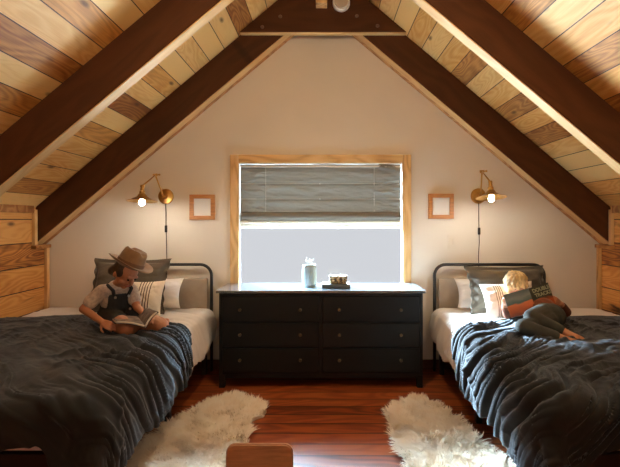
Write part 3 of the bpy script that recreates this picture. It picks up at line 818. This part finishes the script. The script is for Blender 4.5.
b.ball(pelvis, (.105, .10, .08)); b.cap(pelvis, chest, .085, .088); b.cap(chest, (neck+chest)/2+Vector((0, 0, .02)), .088, .06)
limb(b, [chest+Vector((0, 0, .03)), neck], [.06, .042]); b.cap(neck, hd, .036, .038)
limb(b, [shR, elR, wrR], [.036, .028, .020]); limb(b, [shL, elL, wrL], [.036, .027, .020]); b.cap(shR, neck+Vector((0, 0, -.02)), .036, .04); b.cap(shL, neck+Vector((0, 0, -.02)), .036, .04)
limb(b, [hipR, knR], [.068, .056]); limb(b, [knR, anR], [.052, .028]); limb(b, [hipL, knL], [.068, .054]); limb(b, [knL, anL], [.05, .028])
b.cap(anR, anR+Vector((.12, .05, .0)), .026, .02); b.cap(anL, anL+Vector((-.12, -.02, .0)), .026, .02)
hand(b, wrR, (at(112, 327, 2.77)-wrR), (-.2, -.6, .6), .115, .7, -1); hand(b, wrL, (at(150, 319, 2.86)-wrL), (.1, -.2, .9), .11, .7, 1)
hu = (hatn*1.0 - f2*.0).normalized()
W, R = head(b, hd, (Vector((.62, -.22, .75))), fdir, 1.0)
body = fuse('body', b, M['skin'], kid, .0045, 4)
for s in (-1, 1):
    MB().ball(W(s*.030, .070, .004), .0075, None, 12).build('eye', M['eye'], kid, True)
MB().cap(W(-.016, .077, -.050), W(.016, .077, -.050), .005, .005).build('mouth', M['lip'], kid, True)
hr = MB()                                              # short hair under the hat
hr.ball(W(0, -.022, .020), (.076, .078, .074), R)
for s in (-1, 1):
    hr.ball(W(s*.060, -.002, .012), (.02, .035, .036), R); hr.ball(W(s*.05, -.06, -.025), (.03, .03, .04), R)
hr.ball(W(0, -.07, -.02), (.05, .03, .045), R)
fuse('hair', hr, M['hair_brown'], kid, .006, 3)
# t-shirt
b = MB(); b.cap(pelvis+Vector((0, 0, .05)), chest, .092, .096); b.cap(chest, (neck+chest)/2+Vector((0, 0, .02)), .096, .066)
b.cap(shR, neck+Vector((0, 0, -.025)), .044, .044); b.cap(shL, neck+Vector((0, 0, -.025)), .044, .044)
b.cap(shR, shR.lerp(elR, .62), .046, .047); b.cap(shL, shL.lerp(elL, .55), .046, .046)
fuse('t_shirt', b, M['tee'], kid, .006, 3)
# dungarees
b = MB(); b.ball(pelvis+Vector((0, 0, .005)), (.115, .112, .088)); b.cap(pelvis+Vector((0, 0, .03)), pelvis.lerp(chest, .5), .102, .101)
b.cap(hipR, hipR.lerp(knR, .52), .078, .070); b.cap(hipL, hipL.lerp(knL, .55), .078, .068)
for k in np.linspace(-1, 1, 7):
    q0 = pelvis.lerp(chest, .5)+f2*.094*math.cos(k*.8)+rt*k*.066; q1 = chest+Vector((0, 0, .028))+f2*.092*math.cos(k*.7)+rt*k*.05
    b.cap(q0, q1, .02, .02)
fuse('dungarees', b, M['denim'], kid, .006, 3)
for s in (-1, 1):
    p0 = chest+Vector((0, 0, .03))+f2*.106+rt*s*.045; p1 = neck+Vector((0, 0, -.028))+f2*.05+rt*s*.062; p2 = neck+Vector((0, 0, -.01))+rt*s*.072; p3 = neck+Vector((0, 0, -.035))-f2*.07+rt*s*.05; p4 = chest-f2*.105
    st = MB().tube([p0, p1+f2*.012, p2+Vector((0, 0, .012)), p3, p4], .012, 8).build('strap', M['denim'], kid, True)
    Mb = Matrix.Translation(p0+f2*.012) @ f2.to_track_quat('Z', 'Y').to_matrix().to_4x4()
    auto_smooth(MB().lathe([(0, .006), (.008, .006), (.009, 0), (0, 0)], Mb, 14).build('button', M['button'], kid))
for k, zz in ((.055, -.06), (-.02, -.075)):
    Mb = Matrix.Translation(chest+Vector((0, 0, zz))+f2*.117-rt*k) @ f2.to_track_quat('Z', 'Y').to_matrix().to_4x4()
    auto_smooth(MB().lathe([(0, .006), (.007, .006), (.008, 0), (0, 0)], Mb, 14).build('button', M['button'], kid))
# hat
hf = (fh-hatn*fh.dot(hatn)).normalized(); hs = hatn.cross(hf)
Rh = Matrix((hf, hs, hatn)).transposed().to_4x4(); Mh = Matrix.Translation(hc) @ Rh
h = MB()
h.lathe([(.078, -.012), (.088, -.004), (.12, .0), (.15, .004), (.152, .007), (.149, .010), (.118, .006), (.092, .005), (.089, .02), (.086, .06), (.080, .095), (.070, .108), (.045, .106), (0, .096)], Mh, 64,
        fn=lambda a, z: (1 if z < .012 else 1-.07*abs(math.sin(a))*min(1, (z-.012)/.08)))
for v in h.bm.verts:
    l = Mh.inverted() @ v.co
    rr = math.hypot(l.x, l.y)
    if rr > .095: l.z += .022*(l.y/.15)**2*((rr-.095)/.055)-.008*(l.x/.15)*0     # sides of the brim curl up a touch
    if l.z > .085: l.z -= .018*math.exp(-(l.y/.02)**2)                             # crease along the crown
    v.co = Mh @ l
hat = auto_smooth(h.build('hat', M['felt'], kid), 60)
bd = MB().lathe([(.0895, .006), (.0915, .006), (.0905, .030), (.0885, .030)], Mh, 64, fn=lambda a, z: 1-.07*abs(math.sin(a))*max(0, min(1, (z-.012)/.08)))
auto_smooth(bd.build('hat_band', M['hatband'], hat), 60)

# his open book
def patch(c00, c10, c11, c01, bow, up, n=14):
    P = np.zeros((n, n, 3)); c = [np.array(v) for v in (c00, c10, c11, c01)]; up = np.array(up)
    for i, a in enumerate(np.linspace(0, 1, n)):
        for j, t in enumerate(np.linspace(0, 1, n)):
            P[i, j] = c[0]*(1-a)*(1-t)+c[1]*a*(1-t)+c[2]*a*t+c[3]*(1-a)*t + up*bow*math.sin(PI*a)**.8
    return P
S0, S1 = at(146, 328, 2.76), at(139, 318.5, 2.95); L0, L1 = at(116, 323.5, 2.72), at(110.5, 319.5, 2.88); R0, R1 = at(158, 312.5, 2.79), at(148.5, 308.5, 2.95)
bk = thing('book', S0, 'open hardback book on the lap of the child in a hat', 'book')
for nm, off, mm, th, sc_ in (('cover', 0., M['book_cover'], .004, 1.04), ('pages', .013, M['page_print'], .012, 1.0)):
    for A0, A1, sgn in ((L0, L1, 1), (R0, R1, -1)):
        upv = (A0-S0).cross(S1-S0).normalized()
        if upv.z < 0: upv = -upv
        A0s, A1s = S0.lerp(A0, sc_), S1.lerp(A1, sc_)
        P = patch(S0+upv*off, A0s+upv*off, A1s+upv*off, S1+upv*off, .010, upv)
        o = link(nm, grid_mesh(nm, P, flip=(sgn > 0)), mm, bk)
        if nm == 'pages':
            o.data.materials.append(M['page'])
        ms = o.modifiers.new('s', 'SOLIDIFY'); ms.thickness = th; ms.offset = -1
        if nm == 'pages': ms.material_offset_rim = 1

# --- child behind the picture book
kid2 = thing('person', (1.5, 3.05, .6), 'blond barefoot child in grey trousers reclining behind a large picture book', 'person')
hd2 = at(516, 286, 3.24); neck2 = at(521, 299, 3.19); chest2 = at(528, 306, 3.12); pel2 = Vector((1.56, 3.0, .672))
sR = at(511, 303, 3.18); sL = at(541, 302, 3.20); eR = at(508, 314, 3.20); eL = at(566, 312, 3.16); wR = at(504.5, 306, 3.15); wL = at(561, 304, 3.07)
kA = at(531, 316.5, 2.86); kB = at(523, 326.5, 2.79); hA = Vector((1.53, 2.98, .70)); hB = Vector((1.52, 2.93, .66))
aA = at(563, 331.5, 2.77); aB = at(560, 338, 2.70); tA = aA+Vector((.045, -.075, -.022)); tB = aB+Vector((.055, -.065, -.012))
b = MB()
b.ball(pel2, (.105, .10, .085)); b.cap(pel2, chest2, .085, .085); b.cap(chest2, neck2, .085, .05); b.cap(neck2, hd2, .036, .04)
limb(b, [sR, eR, wR], [.036, .028, .020]); limb(b, [sL, eL, wL], [.036, .028, .02]); b.cap(sR, neck2, .036, .04); b.cap(sL, neck2, .036, .04)
limb(b, [hA, kA, aA], [.066, .046, .028]); limb(b, [hB, kB, aB], [.066, .046, .028])
def foot(mb, a, t, n):
    a, t = Vector(a), Vector(t); d = (t-a).normalized(); n = (Vector(n)-d*Vector(n).dot(d)).normalized(); sd = d.cross(n)
    mb.cap(a-d*.012, t, .026, .021)
    mb.cap(a, t+sd*.012, .02, .018); mb.cap(a, t-sd*.012, .02, .018)
    for k, (o, r) in enumerate(((-.026, .0105), (-.011, .008), (.002, .0075), (.014, .007), (.025, .0065))):
        p = t+sd*o+d*.008; mb.cap(p, p+d*.022-n*.004, r, r*.85)
foot(b, aA, tA, (.1, -.6, .8)); foot(b, aB, tB, (.1, -.5, .8))
hand(b, wR, at(506, 297, 3.055)-wR, (-.5, -.7, .2), .10, .9, -1); hand(b, wL, at(553, 299, 3.05)-wL, (.2, -.9, .2), .11, .6, 1)
W2, R2 = head(b, hd2, (-.05, -.5, .86), (.12, -.8, -.6), 1.0)
fuse('body', b, M['skin'], kid2, .0045, 4)
for s in (-1, 1): MB().ball(W2(s*.030, .070, .004), .0075, None, 12).build('eye', M['eye'], kid2, True)
MB().cap(W2(-.016, .077, -.050), W2(.016, .077, -.050), .005, .005).build('mouth', M['lip'], kid2, True)
hr = MB(); hr.ball(W2(0, -.016, .028), (.084, .088, .078), R2)
random.seed(5)
for i in range(70):                                     # tousled locks
    th = random.uniform(0, 2*PI); ph = random.uniform(.1, 1.35)
    d = Vector((math.sin(ph)*math.cos(th), math.sin(ph)*math.sin(th), math.cos(ph)))
    p = Vector((d.x*.078, -.014+d.y*.082, .028+d.z*.074)); tng = Vector((d.x*d.z, d.y*d.z+.2, -(1-d.z**2))).normalized()
    hr.cap(W2(*(p-tng*.016)), W2(*(p+tng*.022+d*.008)), .009, .005, 8)
for s in (-1, 1): hr.ball(W2(s*.064, .004, .0), (.018, .034, .045), R2)
fuse('hair', hr, M['hair_blond'], kid2, .0045, 1)
b = MB(); b.cap(pel2+Vector((-.01, .05, .03)), chest2, .094, .094); b.cap(chest2, neck2.lerp(chest2, .25), .094, .058); b.cap(sR, neck2.lerp(chest2, .2), .044, .046); b.cap(sL, neck2.lerp(chest2, .2), .044, .046)
b.cap(sR, eR, .044, .036); b.cap(eR, eR.lerp(wR, .8), .036, .029); b.cap(sL, eL, .044, .036); b.cap(eL, eL.lerp(wL, .75), .036, .029)
fuse('shirt', b, M['brown_top'], kid2, .006, 3)
b = MB(); b.ball(pel2, (.115, .11, .095)); b.cap(hA, kA, .072, .048); b.cap(kA, aA.lerp(kA, .12), .048, .038); b.cap(hB, kB, .070, .048); b.cap(kB, aB.lerp(kB, .14), .048, .038)
fuse('trousers', b, M['trousers'], kid2, .006, 4)

# picture book, covers outward
T0 = at(528.3, 288.3, 3.06); B0 = at(536.5, 311, 3.00); TL = at(503.3, 295, 3.10); TR = at(547.5, 282.5, 3.09)
dn = (B0-T0); BL = TL+dn*1.02; BR = TR+dn*1.02
bk2 = thing('picture_book', (B0+Vector((0, 0, 0))), 'large open picture book with red canyon cover held up before the blond child', 'book')
n = 16; P = np.zeros((2*n, n, 3)); UV = np.zeros((2*n, n, 2))
for i in range(2*n):
    for j in range(n):
        t = j/(n-1)
        if i < n: a = i/(n-1); p = (TL.lerp(BL, t)).lerp(T0.lerp(B0, t), a); uu = .5*a
        else: a = (i-n)/(n-1); p = (T0.lerp(B0, t)+Vector((.002, 0, 0))).lerp(TR.lerp(BR, t), a); uu = .5+.5*a+.001
        P[i, j] = p; UV[i, j] = (uu, 1-t)
cv = link('cover', grid_mesh('cover', P, UV), M['canyon'], bk2, False); ms = cv.modifiers.new('s', 'SOLIDIFY'); ms.thickness = .004; ms.offset = 0
pg = []
for A, C in ((TL, BL), (TR, BR)):
    nn = (A-T0).cross(dn).normalized()
    if nn.y < 0: nn = -nn
    q0 = [T0.lerp(A, .0)+nn*.005, T0.lerp(A, .96)+nn*.005, B0.lerp(C, .96)+nn*.005, B0+nn*.005]
    bmx = MB(); va = [bmx.bm.verts.new(v) for v in q0]; vb = [bmx.bm.verts.new(v+nn*.008) for v in q0]
    bmx.bm.faces.new(va); bmx.bm.faces.new(vb[::-1])
    for i in range(4): bmx.bm.faces.new((va[i], vb[i], vb[(i+1) % 4], va[(i+1) % 4]))
    bmesh.ops.recalc_face_normals(bmx.bm, faces=bmx.bm.faces[:])
    bmx.build('pages', M['page'], bk2)
def text(body, size, M4, name, m, parent):
    cu = bpy.data.curves.new(name, 'FONT'); cu.body = body; cu.size = size; cu.extrude = .0006; cu.align_x = 'LEFT'; cu.offset = .001
    o = bpy.data.objects.new(name, cu); COL.objects.link(o)
    dg = bpy.context.evaluated_depsgraph_get(); dg.update()
    me = bpy.data.meshes.new_from_object(o.evaluated_get(dg)); bpy.data.objects.remove(o)
    me.transform(M4); me.materials.clear(); return link(name, me, m, parent, False)
ex = (TR-T0).normalized(); ey = (-dn-ex*(-dn).dot(ex)).normalized(); ez = ex.cross(ey)
if ez.y > 0: ez = -ez
def tm(u_, v_): 
    p = T0+ex*u_-ey*v_+ez*.0035
    m4 = Matrix((ex, ey, ez)).transposed().to_4x4(); m4.translation = p; return m4
text('DOUBLE', .036, tm(.016, .040), 'title', M['title'], bk2)
text('TRACKS', .036, tm(.020, .075), 'title', M['title'], bk2)

# ------------------------------------------------------------------ sheepskins
def sheepskin(outline, label, seed):
    rs = random.Random(seed)
    pts = [Vector((x, y, 0)) for x, y in outline]
    # closed Catmull-Rom
    cr = []
    n = len(pts)
    for i in range(n):
        p0, p1, p2, p3 = pts[i-1], pts[i], pts[(i+1) % n], pts[(i+2) % n]
        for t in np.linspace(0, 1, 8, endpoint=False):
            cr.append(.5*((2*p1)+(p2-p0)*t+(2*p0-5*p1+4*p2-p3)*t*t+(3*p1-p0-3*p2+p3)*t**3))
    poly = [(p.x, p.y) for p in cr]
    A = np.array(poly); A2 = np.roll(A, -1, 0)
    def inside(x, y):
        c_ = ((A[:, 1] > y) != (A2[:, 1] > y)) & (x < (A2[:, 0]-A[:, 0])*(y-A[:, 1])/(A2[:, 1]-A[:, 1]+1e-12)+A[:, 0])
        return c_.sum() % 2 == 1
    cen = A.mean(0)
    rug = thing('sheepskin_rug', (cen[0], cen[1], 0), label, 'rug', 'sheepskin rugs on the floor')
    a = MB(); bm = a.bm
    lo = [bm.verts.new((x, y, .002)) for x, y in poly]; mid = [bm.verts.new((cen[0]+(x-cen[0])*.97, cen[1]+(y-cen[1])*.97, .02)) for x, y in poly]
    m2 = [bm.verts.new((cen[0]+(x-cen[0])*.8, cen[1]+(y-cen[1])*.8, .03)) for x, y in poly]
    N_ = len(poly)
    for i in range(N_):
        j = (i+1) % N_; bm.faces.new((lo[i], lo[j], mid[j], mid[i])); bm.faces.new((mid[i], mid[j], m2[j], m2[i]))
    bm.faces.new(m2)
    bmesh.ops.recalc_face_normals(bm, faces=bm.faces[:])
    a.build('hide', M['fleece'], rug, True)
    V, Fc = [], []
    x0, y0 = A.min(0); x1, y1 = A.max(0)
    cnt = 0
    while cnt < 17000:
        x, y = rs.uniform(x0, x1), rs.uniform(y0, y1)
        if not inside(x, y): continue
        cnt += 1
        # clumped lean: locks fall towards the rim with a swirl
        cl = 2*PI*float(vnoise(np.array(x*16.), np.array(y*16.), seed)); ox, oy = x-cen[0], y-cen[1]
        ll = math.hypot(ox, oy)+1e-6
        dx, dy = math.cos(cl)*.7+ox/ll*.55+rs.gauss(0, .25), math.sin(cl)*.7+oy/ll*.55+rs.gauss(0, .25)
        ln = rs.uniform(.045, .075); lean = rs.uniform(.35, .75); w_ = rs.uniform(.0022, .0042)
        d = Vector((dx*lean, dy*lean, rs.uniform(.45, .9))).normalized()
        sd = d.cross(Vector((0, 0, 1))).normalized()
        base = Vector((x, y, .012)); k0 = len(V)
        curl = Vector((dx, dy, -.6)).normalized()
        kink = Vector((rs.gauss(0, .007), rs.gauss(0, .007), 0))
        for i, t in enumerate((0, .35, .7, 1)):
            p = base+d*ln*t+curl*ln*.35*t*t+kink*math.sin(t*PI); p.z = max(p.z, .003)
            ww = w_*(1, 1, .75, .12)[i]
            V.append(p-sd*ww); V.append(p+sd*ww)
        for i in range(3): Fc.append((k0+2*i, k0+2*i+1, k0+2*i+3, k0+2*i+2))
    me = bpy.data.meshes.new('fleece'); me.from_pydata([tuple(v) for v in V], [], Fc); me.update()
    link('fleece', me, M['fleece'], rug, True)
sheepskin([(-.72, 3.22), (-.55, 3.20), (-.40, 2.97), (-.47, 2.86), (-.46, 2.6), (-.44, 2.35), (-.52, 2.12), (-.78, 2.02), (-1.02, 2.12), (-1.08, 2.36), (-1.0, 2.72), (-.86, 3.02)],
          'cream sheepskin rug on the floor beside the left bed', 3)
sheepskin([(.69, 3.18), (.57, 3.12), (.43, 2.93), (.465, 2.80), (.44, 2.62), (.46, 2.35), (.52, 2.12), (.76, 2.02), (1.0, 2.12), (.98, 2.36), (.93, 2.62), (.86, 2.92), (.78, 3.12)],
          'cream sheepskin rug on the floor beside the right bed', 9)

# ------------------------------------------------------------------ child's chair at the bottom edge
ch = thing('child_chair', (-.25, 1.58, 0), "small brown child's chair with rounded back, bottom of the photo between the rugs", 'chair')
def rrect(w, h, r, n=8):
    P = []
    for cx, cy, a0 in ((w/2-r, h/2-r, 0), (-w/2+r, h/2-r, PI/2), (-w/2+r, -h/2+r, PI), (w/2-r, -h/2+r, 1.5*PI)):
        for t in np.linspace(0, PI/2, n): P.append((cx+r*math.cos(a0+t), cy+r*math.sin(a0+t)))
    return P
xc, yc = -.247, 1.70
Mc = Matrix.Translation((xc, yc, .395)) @ Matrix.Rotation(rl(90-4), 4, 'X')
a = MB().prism_M(rrect(.262, .14, .035), .02, Mc); bmesh.ops.bevel(a.bm, geom=[e_ for e_ in a.bm.edges if e_.calc_face_angle(0) > 1.2], offset=.005, segments=3, affect='EDGES')
auto_smooth(a.build('backrest', M['seat_wood'], ch), 50)
for s in (-1, 1):
    MB().tube([(xc+s*.10, yc-.025, .27), (xc+s*.10, yc-.012, .36)], .012, 12).build('back_post', M['seat_wood'], ch, True)
    for yy, dy in ((yc-.03, .02), (yc-.25, -.02)):
        MB().tube([(xc+s*.125, yy+dy, 0), (xc+s*.10, yy, .25)], [.011, .015], 12).build('leg', M['seat_wood'], ch, True)
Ms = Matrix.Translation((xc, yc-.14, .25))
a = MB().prism_M(rrect(.29, .28, .05), .025, Ms); bmesh.ops.bevel(a.bm, geom=[e_ for e_ in a.bm.edges if e_.calc_face_angle(0) > 1.2], offset=.006, segments=3, affect='EDGES')
auto_smooth(a.build('seat', M['seat_wood'], ch), 50)

# ------------------------------------------------------------------ light
wd = bpy.data.worlds.new('overcast_sky'); sc.world = wd; wd.use_nodes = True
bg = wd.node_tree.nodes['Background']; bg.inputs[0].default_value = (.645, .665, .705, 1); bg.inputs[1].default_value = 1.0

def area(name, loc, target, sx, sy, power, col):
    la = bpy.data.lights.new(name, 'AREA'); la.shape = 'RECTANGLE'; la.size = sx; la.size_y = sy; la.energy = power; la.color = col
    o = bpy.data.objects.new(name, la); o.location = loc
    o.rotation_euler = (Vector(target)-Vector(loc)).to_track_quat('-Z', 'Y').to_euler(); COL.objects.link(o); return o
M['bulb'].node_tree.nodes['Emission'].inputs[1].default_value = 285
area('added_rear_fill', (0, -2.9, .9), (0, 3.9, 3.0), 3.4, 1.4, 270, (1, .78, .50))  # added warm fill from behind the camera, brightens the upper wall
la = area('added_ridge_fill', (0, 2.25, 3.33), (0, 2.35, 0), .35, .35, 11, (1, .84, .62)); la.data.spread = math.radians(110)  # added fill under the ridge for floor and rugs, no fixture
area('snow_bounce', (-1.0, 6.6, -.9), (0.1, 4.0, 1.0), 6, 3, 5800, (.62, .82, 1))
area('sky_side', (-4.8, 8.5, 4.0), (0, 3.9, 1.0), 2.4, 1.0, 29000, (.58, .80, 1))
area('sky_glow', (-2.2, 7.6, 4.2), (.1, 3.9, 1.0), 8, 1.0, 13000, (.54, .80, 1))

cam = bpy.data.cameras.new('camera'); co = bpy.data.objects.new('camera', cam); COL.objects.link(co); sc.camera = co
co.location = (0, 0, CAMZ); co.rotation_euler = (PI/2, 0, 0)
cam.sensor_width = 36; cam.sensor_fit = 'HORIZONTAL'; cam.lens = 36*F/620
cam.shift_x = -(CX-310)/620; cam.shift_y = -(233.5-CY)/620; cam.clip_start = .05
sc.view_settings.view_transform = 'Standard'; sc.view_settings.look = 'None'; sc.view_settings.gamma = 1; sc.view_settings.exposure = 0
sc.view_settings.use_curve_mapping = False
sc.cycles.use_denoising = True
sc.cycles.max_bounces = 10; sc.cycles.diffuse_bounces = 6
